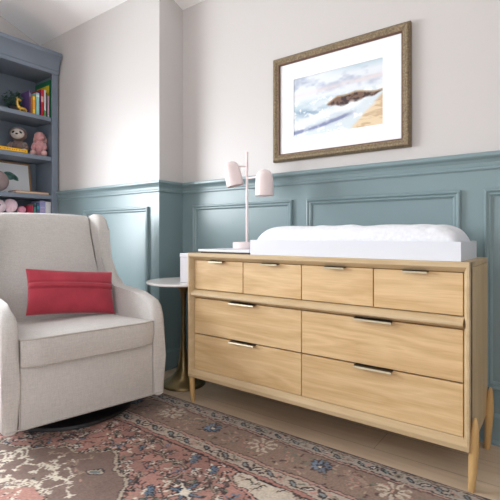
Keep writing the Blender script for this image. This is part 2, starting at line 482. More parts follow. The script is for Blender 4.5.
def scatter(n, x0, x1, y0, y1, cream=.3):
    for _ in range(n):
        x, y = fr.uniform(x0, x1), fr.uniform(y0, y1); an = fr.uniform(0, 2*PI); k = fr.random()
        c = CRM if fr.random() < cream else fr.choice([ROSE, TAN, GRN, BLU, DBR, TAN])
        if k < .34: sprig(x, y, an, c, fr.uniform(.6, 1.))
        elif k < .52: palm(x, y, fr.uniform(.018, .032), an, c, fr.choice([ROSE, BLU, CRM]))
        elif k < .68: p.flower(x, y, fr.uniform(.014, .024), 6, c, fr.choice([DRK, ROSE]), DRK, an)
        elif k < .9: p.ell(x, y, .014, .0075, DRK, an); p.ell(x, y, .009, .004, c, an)
        else: p.line([(x, y), (x+math.cos(an)*.03, y+math.sin(an)*.03), (x+math.cos(an+.9)*.05, y+math.sin(an+.9)*.05)], .006, DRK)
scatter(1900, -2.6, -.1, .3, 1.40)
scatter(900, RX0+.42, RX1-.42, RY0+.42, .3)
def star(cx, cy, r):
    for q in range(8):
        a = q*PI/4+.2
        p.line([(cx, cy), (cx+math.cos(a)*r, cy+math.sin(a)*r)], r*.30, DRK)
        p.line([(cx+math.cos(a)*r*.2, cy+math.sin(a)*r*.2), (cx+math.cos(a)*r*.95, cy+math.sin(a)*r*.95)], r*.15, CRM if q % 2 else BLU)
    p.ell(cx, cy, r*.25, r*.25, CRM)
star(-1.148, 1.146, .066); star(-.30, .55, .066); star(-1.9, .2, .066)
for cx, cy in ((-1.282, 1.062), (-1.30, 1.33), (-1.02, 1.12), (-1.18, 1.31)):
    palm(cx, cy, .042, .5, BLU, CRM)
for pts in ([(-1.50, 1.24), (-1.44, 1.29), (-1.37, 1.25), (-1.33, 1.30), (-1.27, 1.27)], [(-1.30, 1.14), (-1.25, 1.18), (-1.25, 1.23), (-1.19, 1.24)], [(-1.64, 1.32), (-1.55, 1.36), (-1.47, 1.33)], [(-1.10, 1.24), (-1.05, 1.20), (-1.03, 1.14)]):
    p.line(pts, .015, DRK); p.line(pts, .007, TAN)
# large stepped medallion on brown with a narrow serrated cream outline, mostly under the chair
med = [(-2.35, .74), (-2.20, .80), (-2.10, .90), (-1.93, .966), (-1.836, 1.056), (-1.728, 1.06), (-1.626, 1.173), (-1.499, 1.071), (-1.403, 1.063), (-1.326, .969), (-1.25, .86), (-1.32, .72), (-1.25, .58), (-1.36, .48), (-1.5, .42), (-1.7, .40), (-1.9, .45), (-2.2, .5)]
cxm, cym = -1.72, .76
def grow(pts, q): return [(cxm+(x-cxm)*q, cym+(y-cym)*q) for x, y in pts]
p.poly(grow(med, 1.055), DRK); p.poly(grow(med, 1.045), (170, 158, 142)); p.poly(grow(med, 1.008), DRK); p.poly(med, (116, 97, 90))
mo = grow(med, 1.05)
for (x0, y0), (x1, y1) in zip(mo, mo[1:]+mo[:1]):
    n = max(2, int(math.hypot(x1-x0, y1-y0)/.020))
    for q in range(n):
        t = (q+.5)/n; p.ell(x0+(x1-x0)*t, y0+(y1-y0)*t, .0055, .0055, DRK)
def inside(x, y): return abs(x-cxm)/.44+abs(y-cym)/.36 < .98
for _ in range(230):
    x, y = fr.uniform(-2.2, -1.3), fr.uniform(.45, 1.12)
    if not inside(x, y): continue
    an = fr.choice([.35, 1.2, 1.95, 2.75])+fr.uniform(-.15, .15); q = fr.random()
    if q < .62:
        # forked cream branch
        L_ = fr.uniform(.022, .04); a, b = (x+math.cos(an)*L_, y+math.sin(an)*L_), (x-math.cos(an)*L_, y-math.sin(an)*L_)
        c = (204, 196, 180) if y < .98 else TAN
        p.line([a, b], .007, c)
        for e, sg in ((a, 1), (b, -1)):
            for dv in (-.9, 0, .9): p.line([e, (e[0]+sg*math.cos(an+dv)*.017, e[1]+sg*math.sin(an+dv)*.017)], .008, c)
    else: p.ell(x, y, .012, .007, fr.choice([ROSE, GRN, DRK, TAN, DBR]), an)
for ex, ey, ea in ((-1.545, 1.02, .7),): p.ell(ex, ey, .042, .024, DRK, ea); p.ell(ex, ey, .036, .018, (168, 158, 142), ea); p.ell(ex, ey, .026, .012, (104, 118, 118), ea)
inner = [(-1.95, .60), (-1.82, .72), (-1.724, .735), (-1.637, .824), (-1.539, .811), (-1.46, .70), (-1.52, .58), (-1.7, .52)]
p.poly(grow(inner, 1.06), (190, 180, 164)); p.poly(grow(inner, 1.03), DRK); p.poly(inner, PINK)
for _ in range(60): p.flower(fr.uniform(-1.85, -1.5), fr.uniform(.57, .78), .014, 5, fr.choice([CRM, TAN, BLU]), DRK)
# cream corner cartouche with flowers
car = [(-1.172, 1.40), (-1.062, 1.392), (-1.069, 1.336), (-1.022, 1.303), (-.912, 1.275), (-.80, 1.20), (-.66, 1.05), (-.50, .93), (-.34, .84), (-.1, .84), (.12, .9), (.12, 1.40)]
ccx, ccy = -.45, 1.40
def gc(a, b): return [(ccx+(x-ccx)*a, ccy+(y-ccy)*b) for x, y in car]
p.poly(gc(1.055, 1.10), DRK); p.poly(gc(1.043, 1.08), ROSE); p.poly(gc(1.014, 1.025), DRK); p.poly(car, (190, 180, 166))
for _ in range(150):
    x, y = fr.uniform(-1.1, .08), fr.uniform(.9, 1.385)
    if y < 1.30-.62*max(0, x+.98) and x < -.35: continue
    q = fr.random()
    if q < .4: sprig(x, y, fr.uniform(0, 6.28), fr.choice([GRN, TAN, DRK]), .7)
    elif q < .7: p.flower(x, y, fr.uniform(.018, .032), 8, fr.choice([(146, 116, 98), ROSE, BLU, TAN]), CRM, DRK, fr.random())
    else: p.ell(x, y, .014, .006, fr.choice([GRN, DRK, TAN, ROSE]), fr.uniform(0, PI))
# borders, from the edge inwards
def bnd(a, b, c): p.band((v >= a) & (v < b), c)
G1 = (160, 152, 142)
for a, b, c in ((-.01, .009, (82, 72, 70)), (.009, .018, TAN), (.018, .024, DRK), (.024, .078, G1), (.078, .084, DRK), (.084, .096, (168, 138, 128)), (.096, .104, DBR),
                (.104, .286, BRN), (.286, .291, DRK), (.291, .304, (168, 136, 126)), (.304, .310, DRK), (.310, .372, (172, 160, 148)), (.372, .378, DRK), (.378, .392, (160, 116, 108)), (.392, .402, DRK)):
    bnd(a, b, c)
for (ox, oy), (ax, ay), (ix, iy), ln in edges():
    def at(s, d): return ox+ax*s+ix*d, oy+ay*s+iy*d
    a0 = math.atan2(ay, ax)
    fine = iy == -1
    for ctr, hw, st in ((.051, .022, .052), (.341, .026, .058)):
        s = .05; q_ = 0
        while s < ln-.05:
            x, y = at(s, ctr); fl = .6 if q_ % 2 else -.6
            if q_ % 4 == 3: p.flower(x, y, hw*.8, 6, ROSE if q_ % 8 == 3 else TAN, DRK, GRN)
            else:
                p.ell(x, y, hw*1.15, hw*.55, DRK, a0+fl); p.ell(x, y, hw*.7, hw*.22, CRM if q_ % 2 else (120, 132, 136), a0+fl)
                q = at(s+st*.5, ctr+hw*.55*(1 if q_ % 2 else -1)); p.ell(q[0], q[1], hw*.5, hw*.25, fr.choice([GRN, DRK, ROSE]), fr.uniform(0, 3))
                q = at(s+st*.5, ctr-hw*.5*(1 if q_ % 2 else -1)); p.line([q, (q[0]+ax*.02, q[1]+ay*.02)], .006, DRK)
            s += st; q_ += 1
    s = (-1.72-RX0) % .60 if fine else .3
    while s < ln:
        for _ in range(90):
            q = at(s+fr.uniform(0, .6), fr.uniform(.112, .280)); p.ell(q[0], q[1], .013, .0055, fr.choice([DBR, (84, 68, 64), TAN, (170, 150, 134), (150, 118, 108), GRN]), fr.uniform(0, 3))
        x, y = at(s, .165)
        for q in range(9):
            a = q*2*PI/9; p.line([(x+math.cos(a)*.022, y+math.sin(a)*.022), (x+math.cos(a)*.060, y+math.sin(a)*.060)], .013, (188, 176, 160)); p.ell(x+math.cos(a)*.058, y+math.sin(a)*.058, .011, .011, (188, 176, 160))
        p.ell(x, y, .020, .020, (112, 92, 84)); p.ell(x, y, .011, .011, (184, 150, 136))
        if s+.31 < ln-.1:
            x, y = at(s+.31, .170); palm(x-.02*ax, y-.02*ay, .052, a0, BLU, CRM); palm(x-.01*ax, y-.01*ay, .050, a0+PI, (112, 130, 150), CRM)
        for ds in (.16, .45):
            if s+ds > ln-.1: continue
            x, y = at(s+ds, .20); p.flower(x, y, .030, 5, (172, 132, 122), TAN, GRN, ds*7)
            pts = [at(s+ds-.07, .14), at(s+ds-.03, .17), at(s+ds+.02, .15), at(s+ds+.06, .19), at(s+ds+.09, .17)]
            p.line(pts, .006, GRN if ds < .3 else TAN)
            for q in pts[1:]: p.ell(q[0], q[1]+.012, .011, .006, fr.choice([ROSE, TAN, (96, 82, 74)]), fr.uniform(0, 3))
        s += .60
# wear: worn pile shows as uneven tone
sh = p.C.shape[:2]
wy = ((vnoise(sh, (60, 90), 13)-.5)*3.2+(vnoise(sh, (190, 280), 14)-.5)*1.8).round().astype(int); wx = ((vnoise(sh, (60, 90), 15)-.5)*3.2+(vnoise(sh, (190, 280), 16)-.5)*1.8).round().astype(int)
iy_, ix_ = np.indices(sh); p.C = p.C[np.clip(iy_+wy, 0, sh[0]-1), np.clip(ix_+wx, 0, sh[1]-1)]
nz = vnoise(p.C.shape[:2], (40, 60), 3)*.6+vnoise(p.C.shape[:2], (110, 170), 4)*.4
grey = np.array(lin((140, 122, 112)))
f = np.clip(.08+.34*(nz-.40), 0, .4)[..., None]
p.C = p.C*(1-f)+grey*f
p.C *= (1.06+.36*(rng.random(p.C.shape[:2])-.5))[..., None]
M['rug'] = vcol('hand_knotted_wool', .95, bump=.35, bscale=260, sheen=.1, spec=.1)
rug = grid_colored('area_rug', X, Y, np.clip(p.C, 0, 1), M['rug'], lambda a, b: (a, b, np.full_like(a, .007)), thick=(0, 0, -.0065))
rug['label'] = 'faded rose and brown patterned wool rug on the pale wood floor'; rug['category'] = 'rug'

# ------------------------------------------------------------------ dresser
DX0, DX1, DYF, DYB, DZ0, DZ1 = -1.764, -.288, 1.775, 2.235, .155, .872
d = thing('dresser', 'long light oak dresser with seven drawers and tapered legs by panelled wall', 'dresser', ((DX0+DX1)/2, (DYF+DYB)/2, 0))
fm = lambda p, q, dd: (p, DYF+.025-dd, q)
bm = B(); box(bm, DX0, DX1, DYF+.0295, DYB, DZ1-.022, DZ1, .002, 1); obj('top_panel', bm, M['oakframe'], d)
for x0, x1 in ((DX0, DX0+.024), (DX1-.024, DX1)):
    bm = B(); box(bm, x0, x1, DYF+.0295, DYB, DZ0, DZ1-.0225, .0015, 1); obj('side_panel', bm, M['oakside'], d)
bm = B(); box(bm, DX0+.0245, DX1-.0245, DYF+.03, DYB-.012, DZ0, DZ0+.02); obj('bottom_panel', bm, M['oakside'], d)
bm = B(); box(bm, DX0+.0245, DX1-.0245, DYB-.012, DYB-.004, DZ0+.021, DZ1-.023); obj('back_panel', bm, M['oakside'], d)
bm = B(); rr = []
for ea, eb, dp in ((0, 0, -.028), (0, 0, .022), (.0025, .0025, .025), (.010, .020, .025), (.011, .0215, .024), (.0245, .0405, -.005), (.0248, .041, -.028)):
    rr.append([bm.verts.new(fm(x, z, dp)) for x, z in ((DX0+ea, DZ0+eb), (DX1-ea, DZ0+eb), (DX1-ea, DZ1-eb), (DX0+ea, DZ1-eb))])
for ra, rb in zip(rr, rr[1:]+rr[:1]):
    for q in range(4): bm.faces.new((ra[q], ra[(q+1) % 4], rb[(q+1) % 4], rb[q]))
obj('front_frame', bm, M['oakframe'], d, smooth=30)
bm = B(); sweep(bm, [(DX0+.0245, .613), (DX1-.0245, .613)], [(0, -.03), (0, -.004), (.013, .020), (.016, .0235), (.023, .0245), (.027, .0225), (.046, -.004), (.046, -.03)], lambda p, q, dd: (p, DYF+.025-dd, q))
obj('mid_rail', bm, M['oakframe'], d, smooth=40)
bm = B(); box(bm, DX0+.03, DX1-.03, DYF+.054, DYF+.060, DZ0+.025, DZ1-.03); obj('inner_carcass', bm, M['dark'], d)  # dark sheet behind the drawers, painting the shade in their gaps
xa, xb = DX0+.0255, DX1-.0255
dr = []
w4 = (xb-xa)/4
for k in range(4): dr.append((xa+w4*k, xa+w4*(k+1), .661, .831, .10))
for z0, z1 in ((.404, .611), (.195, .402)):
    for k in range(2): dr.append((xa+(xb-xa)/2*k, xa+(xb-xa)/2*(k+1), z0, z1, .168))
for x0, x1, z0, z1, hw in dr:
    g = .0022
    bm = B(); box(bm, x0+g, x1-g, DYF+.030, DYF+.048, z0+g, z1-g, .0012, 1)
    dw = obj('drawer', bm, M['oak'], d)
    c = (x0+x1)/2
    bm = B()
    zt = z1-g-.001
    yf = DYF+.030
    prism(bm, [(yf+.012, zt+.0022), (yf-.003, zt+.0022), (yf-.0215, zt+.0006), (yf-.0215, zt-.0024), (yf-.003, zt-.0008), (yf+.012, zt-.0008)], lambda p, q, dd: (dd, p, q), c-hw/2, c+hw/2, 0)
    hp = obj('handle', bm, M['darkpull'], dw, local=True)
    hp.data.transform(Matrix.Translation(-Vector(d.location)))
    bm = B()
    prism(bm, [(yf-.0218, zt+.0006), (yf-.0235, zt-.0002), (yf-.0262, zt-.0072), (yf-.0244, zt-.0080), (yf-.0218, zt-.0018)], lambda p, q, dd: (dd, p, q), c-hw/2, c+hw/2, 0)
    hp = obj('handle_lip', bm, M['pull'], dw, local=True)
    hp.data.transform(Matrix.Translation(-Vector(d.location)))
for lx, ly, tl_ in ((DX0+.012, DYF+.030, -1), (DX1+.001, DYF+.030, 1), (DX0+.012, DYB-.025, -1), (DX1+.001, DYB-.025, 1)):
    bm = B(); lathe(bm, [(0, 0), (.011, 0), (.0125, .002), (.0145, .06), (.0170, .12), (.0178, .16), (.0170, .19), (.0142, .23), (.0105, .26), (.0060, .278), (0, .284)], (lx, ly, 0), 24, Matrix.Shear('XY', 4, (tl_*.05, 0)))
    lg = obj('leg', bm, M['oakleg'], d, smooth=50)

# changing tray and pad
TX0, TX1, TY0, TY1, TZ0, TZ1 = -1.328, -.322, 1.797, 2.158, DZ1+.0005, .949
t = thing('changing_tray', 'white open changing tray on top of the oak dresser', 'tray', ((TX0+TX1)/2, (TY0+TY1)/2, TZ0))
bm = B(); sweep(bm, [(TX0, TY0), (TX1, TY0), (TX1, TY1), (TX0, TY1)], [(0, TZ0), (.014, TZ0), (.014, TZ1), (0, TZ1)], flat, True)
obj('tray_wall', bm, M['white'], t)
bm = B(); box(bm, TX0+.0145, TX1-.0145, TY0+.0145, TY1-.0145, TZ0+.001, TZ0+.009); obj('tray_bottom', bm, M['white'], t)
bm = B()
n, mq = 90, 44
PX0, PX1, PY0, PY1 = TX0+.0175, TX1-.0175, TY0+.0175, TY1-.0175
top = []
pr = random.Random(3)
wr = [(pr.uniform(-1, 1), pr.uniform(-1, 1), pr.uniform(.05, .16), pr.uniform(-.007, .007)) for _ in range(60)]
for i in range(n+1):
    row = []
    for j in range(mq+1):
        u, w = -1+2*i/n, -1+2*j/mq
        u = math.copysign(1-(1-abs(u))**1.6, u); w = math.copysign(1-(1-abs(w))**1.5, w)
        e = max(0, 1-abs(w)**4)**.36*max(0, 1-abs(u)**12)**.42
        dip = .022*max(0, 1-(w/.55)**2)*max(0, 1-u**8)
        h = TZ0+.05+(.102-dip)*e
        for a, b, s, am in wr: h += am*math.exp(-(((u-a)*.5)**2+((w-b)*.18)**2)/(s*s*.12))*e
        row.append(bm.verts.new((PX0+(u+1)/2*(PX1-PX0), PY0+(w+1)/2*(PY1-PY0), h)))
    top.append(row)
for i in range(n):
    for j in range(mq): bm.faces.new((top[i][j], top[i+1][j], top[i+1][j+1], top[i][j+1]))
ring = [top[i][0] for i in range(n+1)]+[top[n][j] for j in range(1, mq+1)]+[top[i][mq] for i in range(n-1, -1, -1)]+[top[0][j] for j in range(mq-1, 0, -1)]
low = [bm.verts.new((q.co.x, q.co.y, TZ0+.0095)) for q in ring]
for k in range(len(ring)): bm.faces.new((ring[k-1], low[k-1], low[k], ring[k]))
bm.faces.new(low)
pad = obj('changing_pad', bm, M['cotton'], smooth=60)
pad['label'] = 'padded white changing pad with rumpled cotton cover lying in the white tray'; pad['category'] = 'changing pad'

# slim white board and lamp
bd = thing('slim_board', 'slim white board with a dark underside lying beneath the pink lamp', 'board', (-1.54, 2.0, DZ1))
BX0, BX1, BY0, BY1 = -1.715, -1.345, 1.81, 2.165
bm = B(); box(bm, BX0, BX1, BY0, BY1, DZ1+.008, DZ1+.021, .002); obj('board_top', bm, M['white'], bd)
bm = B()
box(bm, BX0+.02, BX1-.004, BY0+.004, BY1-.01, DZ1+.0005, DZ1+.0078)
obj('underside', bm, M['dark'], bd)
LX, LY, LZ = -1.547, 2.06, DZ1+.0212
l = thing('table_lamp', 'pale pink two-headed table lamp on the dresser', 'lamp', (LX, LY, LZ))
bm = B(); lathe(bm, [(0, 0), (.084, 0), (.086, .003), (.086, .037), (.083, .040), (0, .040)], (LX, LY, LZ), 48); obj('base', bm, M['pink'], l, smooth=30)
bm = B(); tube(bm, [(LX, LY, LZ+.039), (LX, LY, 1.477)], .008, 16); obj('pole', bm, M['pink'], l, smooth=40)
def shade(px, pz, dx, dy, roll, pitch):
    a = math.hypot(dx, dy)
    bm = B(); tube(bm, [(LX, LY, pz), (LX+dx*.62, LY+dy*.62, pz)], .0055, 12); obj('arm', bm, M['pink'], l, smooth=40)
    pr = [(.053, -.085), (.0555, -.085), (.0545, -.02), (.052, .02), (.047, .045), (.037, .062), (.022, .073), (.008, .077), (0, .0775)]
    inn = [(r-.003, z-.003) for r, z in pr[::-1][1:-1]]
    full = pr+[(0, .0745)]
    mt = Matrix.Rotation(roll, 4, 'Y') @ Matrix.Rotation(pitch, 4, 'X') @ Matrix.Diagonal((.97, .97, .93, 1))
    bm = B()
    tt = bmesh.new(); seg = 40
    allp = [(0, .074)]+inn+pr
    rings = []
    for r, z in allp:
        rings.append([tt.verts.new((0, 0, z))] if r < 1e-6 else [tt.verts.new((r*math.cos(2*PI*k/seg), r*math.sin(2*PI*k/seg), z)) for k in range(seg)])
    for ra, rb in zip(rings, rings[1:]):
        for k in range(seg):
            q = (k+1) % seg
            if len(ra) == 1: tt.faces.new((ra[0], rb[k], rb[q]))
            elif len(rb) == 1: tt.faces.new((ra[k], ra[q], rb[0]))
            else: tt.faces.new((ra[k], ra[q], rb[q], rb[k]))
    merge(bm, tt, Matrix.Translation((LX+dx, LY+dy, px)) @ mt)
    s = obj('lamp_shade', bm, M['pink'], l, smooth=50)
    bm = B(); ellipsoid(bm, (0, 0, 0), (.022, .022, .03)); bmesh.ops.transform(bm, matrix=Matrix.Translation((LX+dx, LY+dy, px)) @ mt @ Matrix.Translation((0, 0, -.02)), verts=bm.verts[:])
    bl = obj('bulb', bm, M['bulb'], l, smooth=180)
shade(1.357, 1.393, -.100, -.015, -.19, .12)
shade(1.283, 1.317, .148, -.03, 0, 0)

# ------------------------------------------------------------------ framed seascape
AX0, AX1, AZ0, AZ1 = -1.492, -.643, 1.434, 2.085
a = thing('framed_painting', 'seascape watercolour in a white mount and carved gilt frame on the wall', 'picture', ((AX0+AX1)/2, YB-.02, AZ0))
am = lambda p, q, dd: (p, YB-.003-dd, q)
bm = B(); sweep(bm, [(AX0, AZ0), (AX1, AZ0), (AX1, AZ1), (AX0, AZ1)], [(0, 0), (0, .022), (.005, .032), (.012, .036), (.022, .035), (.028, .030), (.034, .026), (.040, .025), (.040, 0)], am, True)
fo = obj('picture_frame', bm, M['gilt'], a, smooth=35)
bm = B(); sweep(bm, [(AX0+.040, AZ0+.040), (AX1-.040, AZ0+.040), (AX1-.040, AZ1-.040), (AX0+.040, AZ1-.040)], [(0, .002), (0, .025), (.005, .025), (.009, .016), (.009, .002)], am, True)
obj('sight_edge', bm, M['giltin'], a)
ix0, ix1, iz0, iz1 = -1.348, -.792, 1.576, 1.934
bm = B(); sweep(bm, [(AX0+.042, AZ0+.042), (AX1-.042, AZ0+.042), (AX1-.042, AZ1-.042), (AX0+.042, AZ1-.042)],
                [(0, .010), (0, .013)] + [((ix0-AX0-.046), .013), ((ix0-AX0-.046), .010)], am, True)
bm.free()
bm = B()
ox0, ox1, oz0, oz1 = AX0+.042, AX1-.042, AZ0+.042, AZ1-.042
for x0, x1, z0, z1 in ((ox0, ix0, oz0, oz1), (ix1, ox1, oz0, oz1), (ix0, ix1, oz0, iz0), (ix0, ix1, iz1, oz1)):
    box(bm, x0, x1, YB-.016, YB-.013, z0, z1)
obj('mount', bm, M['mat_board'], a)
# watercolour: cloudy sky, bands of surf, a dark headland and a sandy corner
nx, ny = 260, 160
U = np.linspace(0, 1, nx); V = np.linspace(0, 1, ny); gu, gv = np.meshgrid(U, V)
def fbm(cy, cx, sd): return .5*vnoise((ny, nx), (cy, cx), sd)+.3*vnoise((ny, nx), (cy*2, cx*2), sd+1)+.2*vnoise((ny, nx), (cy*5, cx*5), sd+2)
C = np.zeros((ny, nx, 3))
def wash(c, al):
    global C
    al = np.clip(al, 0, 1)[..., None]; C = C*(1-al)+np.array(lin(c))*al
C[:] = lin((222, 228, 234))
sm = lambda x, a, b: np.clip((x-a)/(b-a), 0, 1)
sky = sm(gv, .60, .66)
n1, n2, n3 = fbm(6, 5, 21), fbm(9, 6, 31), fbm(14, 8, 41)
wash((168, 178, 198), sky*sm(n1+.35*np.exp(-((gv-.84+.10*gu-.05*np.sin(gu*9))/.09)**2), .55, .85)*.85)
wash((224, 214, 214), sky*np.exp(-((gv-.70-.06*gu)/.04)**2)*.7*n2*1.6)
wash((178, 200, 210), sky*sm(gv, .88, .98)*sm(gu, .35, .7)*.7)
sea = 1-sm(gv+.0*gu, .58, .63)
wash((204, 216, 222), sea*(.5+.5*n3))
for yc, wd, c, al in ((.55, .03, (186, 204, 212), .7), (.46, .05, (172, 196, 208), .6), (.37, .06, (128, 154, 178), .8), (.30, .04, (150, 168, 188), .6)):
    wash(c, sea*np.exp(-((gv-yc-.035*np.sin(gu*7+yc*20)-.04*(n2-.5))/wd)**2)*al*(1-sm(gu, .40, .62))*sm(n3, .25, .55))
wash((240, 244, 247), sea*sm(fbm(10, 12, 55), .55, .68)*.85)
wash((132, 140, 172), sea*np.exp(-((gv-.07-.30*gu**1.3-.03*(n3-.5))/.035)**2)*(1-sm(gu, .58, .74))*1.3*sm(n2, .2, .5))
wash((242, 245, 248), sea*np.exp(-((gv-.19-.28*gu)/.055)**2)*(.5+.6*n2)*(1-sm(gu, .7, .82)))
sandy = sm(gu-.66-.70*gv-.05*(n2-.5), -.02, .03)*(1-sm(gv, .50, .54))
wash((224, 204, 172), sandy); wash((190, 160, 128), sandy*sm(fbm(20, 6, 66), .52, .62)*.7)
ridge = .475+.10*np.clip((gu-.40)/.12, 0, 1)+.018*np.sin(gu*19)*np.clip((gu-.45)*4, 0, 1)-.03*sm(gu, .7, 1)
lowr = .455+.014*np.sin(gu*40)-.055*sm(gu, .42, .54)+.10*sm(gu, .62, 1.)
rock = sm(gu, .39, .42)*sm(ridge-gv, -.005, .012)*sm(gv-lowr, -.02, .01)
wash((122, 98, 86), rock); wash((72, 58, 58), rock*sm(fbm(16, 22, 77), .5, .6)); wash((206, 184, 150), rock*sm(gv-ridge, -.035, -.005)*.9)
wash((240, 244, 247), sm(n3, .45, .6)*np.exp(-((gv-lowr+.02)/.03)**2)*sm(gu, .42, .5)*(1-sm(gu, .85, .95))*.8)
M['water'] = vcol('watercolour_paper', .8)
pz = a.location
grid_colored('watercolour', np.linspace(ix0, ix1, nx), np.linspace(iz0, iz1, ny), np.clip(C, 0, 1), M['water'],
             lambda x, y: (x-pz.x, np.full_like(x, YB-.0125-pz.y), y-pz.z), a, thick=(0, .003, 0))

# ------------------------------------------------------------------ side table with white box
TXc, TYc, TR, TZ = -2.012, 1.985, .238, .676
s = thing('side_table', 'small round side table with white marble top and dark brass trumpet base', 'table', (TXc, TYc, 0))
bm = B(); lathe(bm, [(0, TZ-.016), (TR-.006, TZ-.016), (TR-.001, TZ-.012), (TR, TZ-.006), (TR-.004, TZ), (0, TZ)], (TXc, TYc, 0), 64); obj('table_top', bm, M['marble'], s, smooth=40)
bm = B(); lathe(bm, [(0, .0005), (.142, .0005), (.145, .004), (.143, .009), (.130, .018), (.095, .036), (.062, .065), (.040, .105), (.026, .17), (.018, .26), (.0145, .38), (.015, .52), (.022, .60), (.04, .635), (.07, .648), (.07, TZ-.0165), (0, TZ-.0165)], (TXc, TYc, 0), 48); obj('trumpet_base', bm, M['brassd'], s, smooth=60)
bx = thing('white_box', 'plain upright white box on the marble side table beside the dresser', 'box', (-1.90, 1.99, TZ))
bm = B(); box(bm, -1.957, -1.80, 1.90, 2.02, TZ+.0005, TZ+.158, .004); obj('box_body', bm, M['paper'], bx)
bm = B(); box(bm, -1.958, -1.799, 1.899, 2.021, TZ+.1585, TZ+.184, .003); obj('box_lid', bm, M['paper'], bx)

# ------------------------------------------------------------------ glider armchair (own axes: x forward, y to its left)
CH = thing('glider_armchair', 'beige linen wingback glider armchair standing on the rug', 'armchair', (-2.282, 1.319, .0072), math.atan2(-.212, .977))
side = [(.422, .091), (.425, .30), (.424, .50), (.415, .535), (.394, .58), (.355, .610), (.28, .628), (.18, .634), (.08, .640), (-.02, .644), (-.10, .648), (-.17, .657), (-.215, .680), (-.243, .73), (-.254, .82), (-.260, .94), (-.266, 1.0), (-.280, 1.05), (-.31, 1.088), (-.36, 1.108), (-.42, 1.112), (-.48, 1.10), (-.52, 1.07), (-.535, 1.02), (-.52, .8), (-.49, .5), (-.46, .091)]
def ss(x, a, b):
    q = min(1, max(0, (x-a)/(b-a))); return q*q*(3-2*q)
for sg in (-1, 1):
    tb = bmesh.new()
    def mp(x, z, dd, sg=sg): return (x, sg*dd, z)
    prism(tb, side, mp, .327, .402, .030, 5)
    for vv in tb.verts:
        z = vv.co.z; y = abs(vv.co.y); x = vv.co.x
        fl = -.028*ss(z, .66, .92)
        vv.co.y = sg*(y+fl)
    obj('arm_and_wing', tb, M['linen'], CH, local=True, smooth=50)
bm = B(); box(bm, -.46, .419, -.3265, .3265, .094, .375, .006); obj('seat_base', bm, M['linen'], CH, local=True, smooth=40)
# front seams between arm fronts and the base panel
bm = B()
for sg in (-1, 1): tube(bm, [(.419, sg*.328, .100), (.4205, sg*.328, .36)], .003, 8)
tube(bm, [(.421, -.385, .103), (.421, .385, .103)], .0035, 8)
obj('piping', bm, M['piping'], CH, local=True, smooth=60)
# back: reclined slab with a soft crown
bm = B()
bk = [(-.225, .40), (-.25, .50), (-.295, .66), (-.345, .83), (-.395, .98), (-.415, 1.055), (-.433, 1.085), (-.465, 1.100), (-.505, 1.092), (-.525, 1.055), (-.515, .8), (-.49, .5), (-.455, .12), (-.40, .12), (-.35, .38)]
nb = 14; rows = []
for i in range(nb+1):
    y = -.326+.652*i/nb; cr = 1-(abs(y)/.326)**3
    rows.append([bm.verts.new((x+(.022*cr if k < 7 else -.004*cr), y*(1-.105*ss(z, .62, .92)), z+(.010*cr if .9 < z else 0))) for k, (x, z) in enumerate(bk)])
for i in range(nb):
    for k in range(len(bk)): bm.faces.new((rows[i][k], rows[i][(k+1) % len(bk)], rows[i+1][(k+1) % len(bk)], rows[i+1][k]))
bm.faces.new(rows[0]); bm.faces.new(rows[-1][::-1])
obj('backrest', bm, M['linen'], CH, local=True, smooth=60)
# seat cushion, crowned box with piped edges
bm = B(); tb = bmesh.new(); bmesh.ops.create_grid(tb, x_segments=24, y_segments=24, size=1.)
CX0, CX1, CY = -.262, .442, .324
def cz(u, w): return .478+.024*u+.018*max(0, (1-u**4)*(1-w**4))**.7
tops, bots = {}, {}
for vv in tb.verts:
    u, w = vv.co.x, vv.co.y
    x = (CX0+CX1)/2+u*(CX1-CX0)/2; y = w*CY
    if u > .8: x -= .022*ss(abs(w), .8, 1.)*ss(u, .8, 1.)
    tops[vv] = bm.verts.new((x, y, cz(u, w))); bots[vv] = bm.verts.new((x-(.004 if u > .9 else 0), y, .377))
for f_ in tb.faces:
    bm.faces.new([tops[q] for q in f_.verts]); bm.faces.new([bots[q] for q in f_.verts][::-1])
for e in tb.edges:
    if e.is_boundary:
        q1, q2 = e.verts
        m1 = [bm.verts.new((tops[q].co+bots[q].co)/2+Vector(((.012 if q.co.x > .99 else 0), 0, 0))) for q in (q1, q2)]
        bm.faces.new((tops[q1], tops[q2], m1[1], m1[0])); bm.faces.new((m1[0], m1[1], bots[q2], bots[q1]))
tb.free(); bmesh.ops.remove_doubles(bm, verts=bm.verts[:], dist=1e-5)
sc_ = obj('seat_cushion', bm, M['linen'], CH, local=True, smooth=50)
bm = B()
for z in (.501, .379):
    pts = [(CX0, -CY, z)]+[(CX0+(CX1-CX0)*k/20-(.022*ss(k/20, .93, 1.)), -CY, z) for k in range(1, 20)]
    pts += [(CX1-.022*ss(abs(-1+2*k/24), .8, 1.)-(.004 if z < .4 else 0), -CY+2*CY*k/24, z) for k in range(25)]
    pts += [(CX0+(CX1-CX0)*k/20, CY, z) for k in range(19, -1, -1)]
    pts = [(a, b, c-(.024*(CX1-a)/(CX1-CX0)*2 if c > .45 else 0)) for a, b, c in pts]
    tube(bm, pts, .0042, 8)
pp = obj('piping', bm, M['piping'], sc_, local=True, smooth=60)
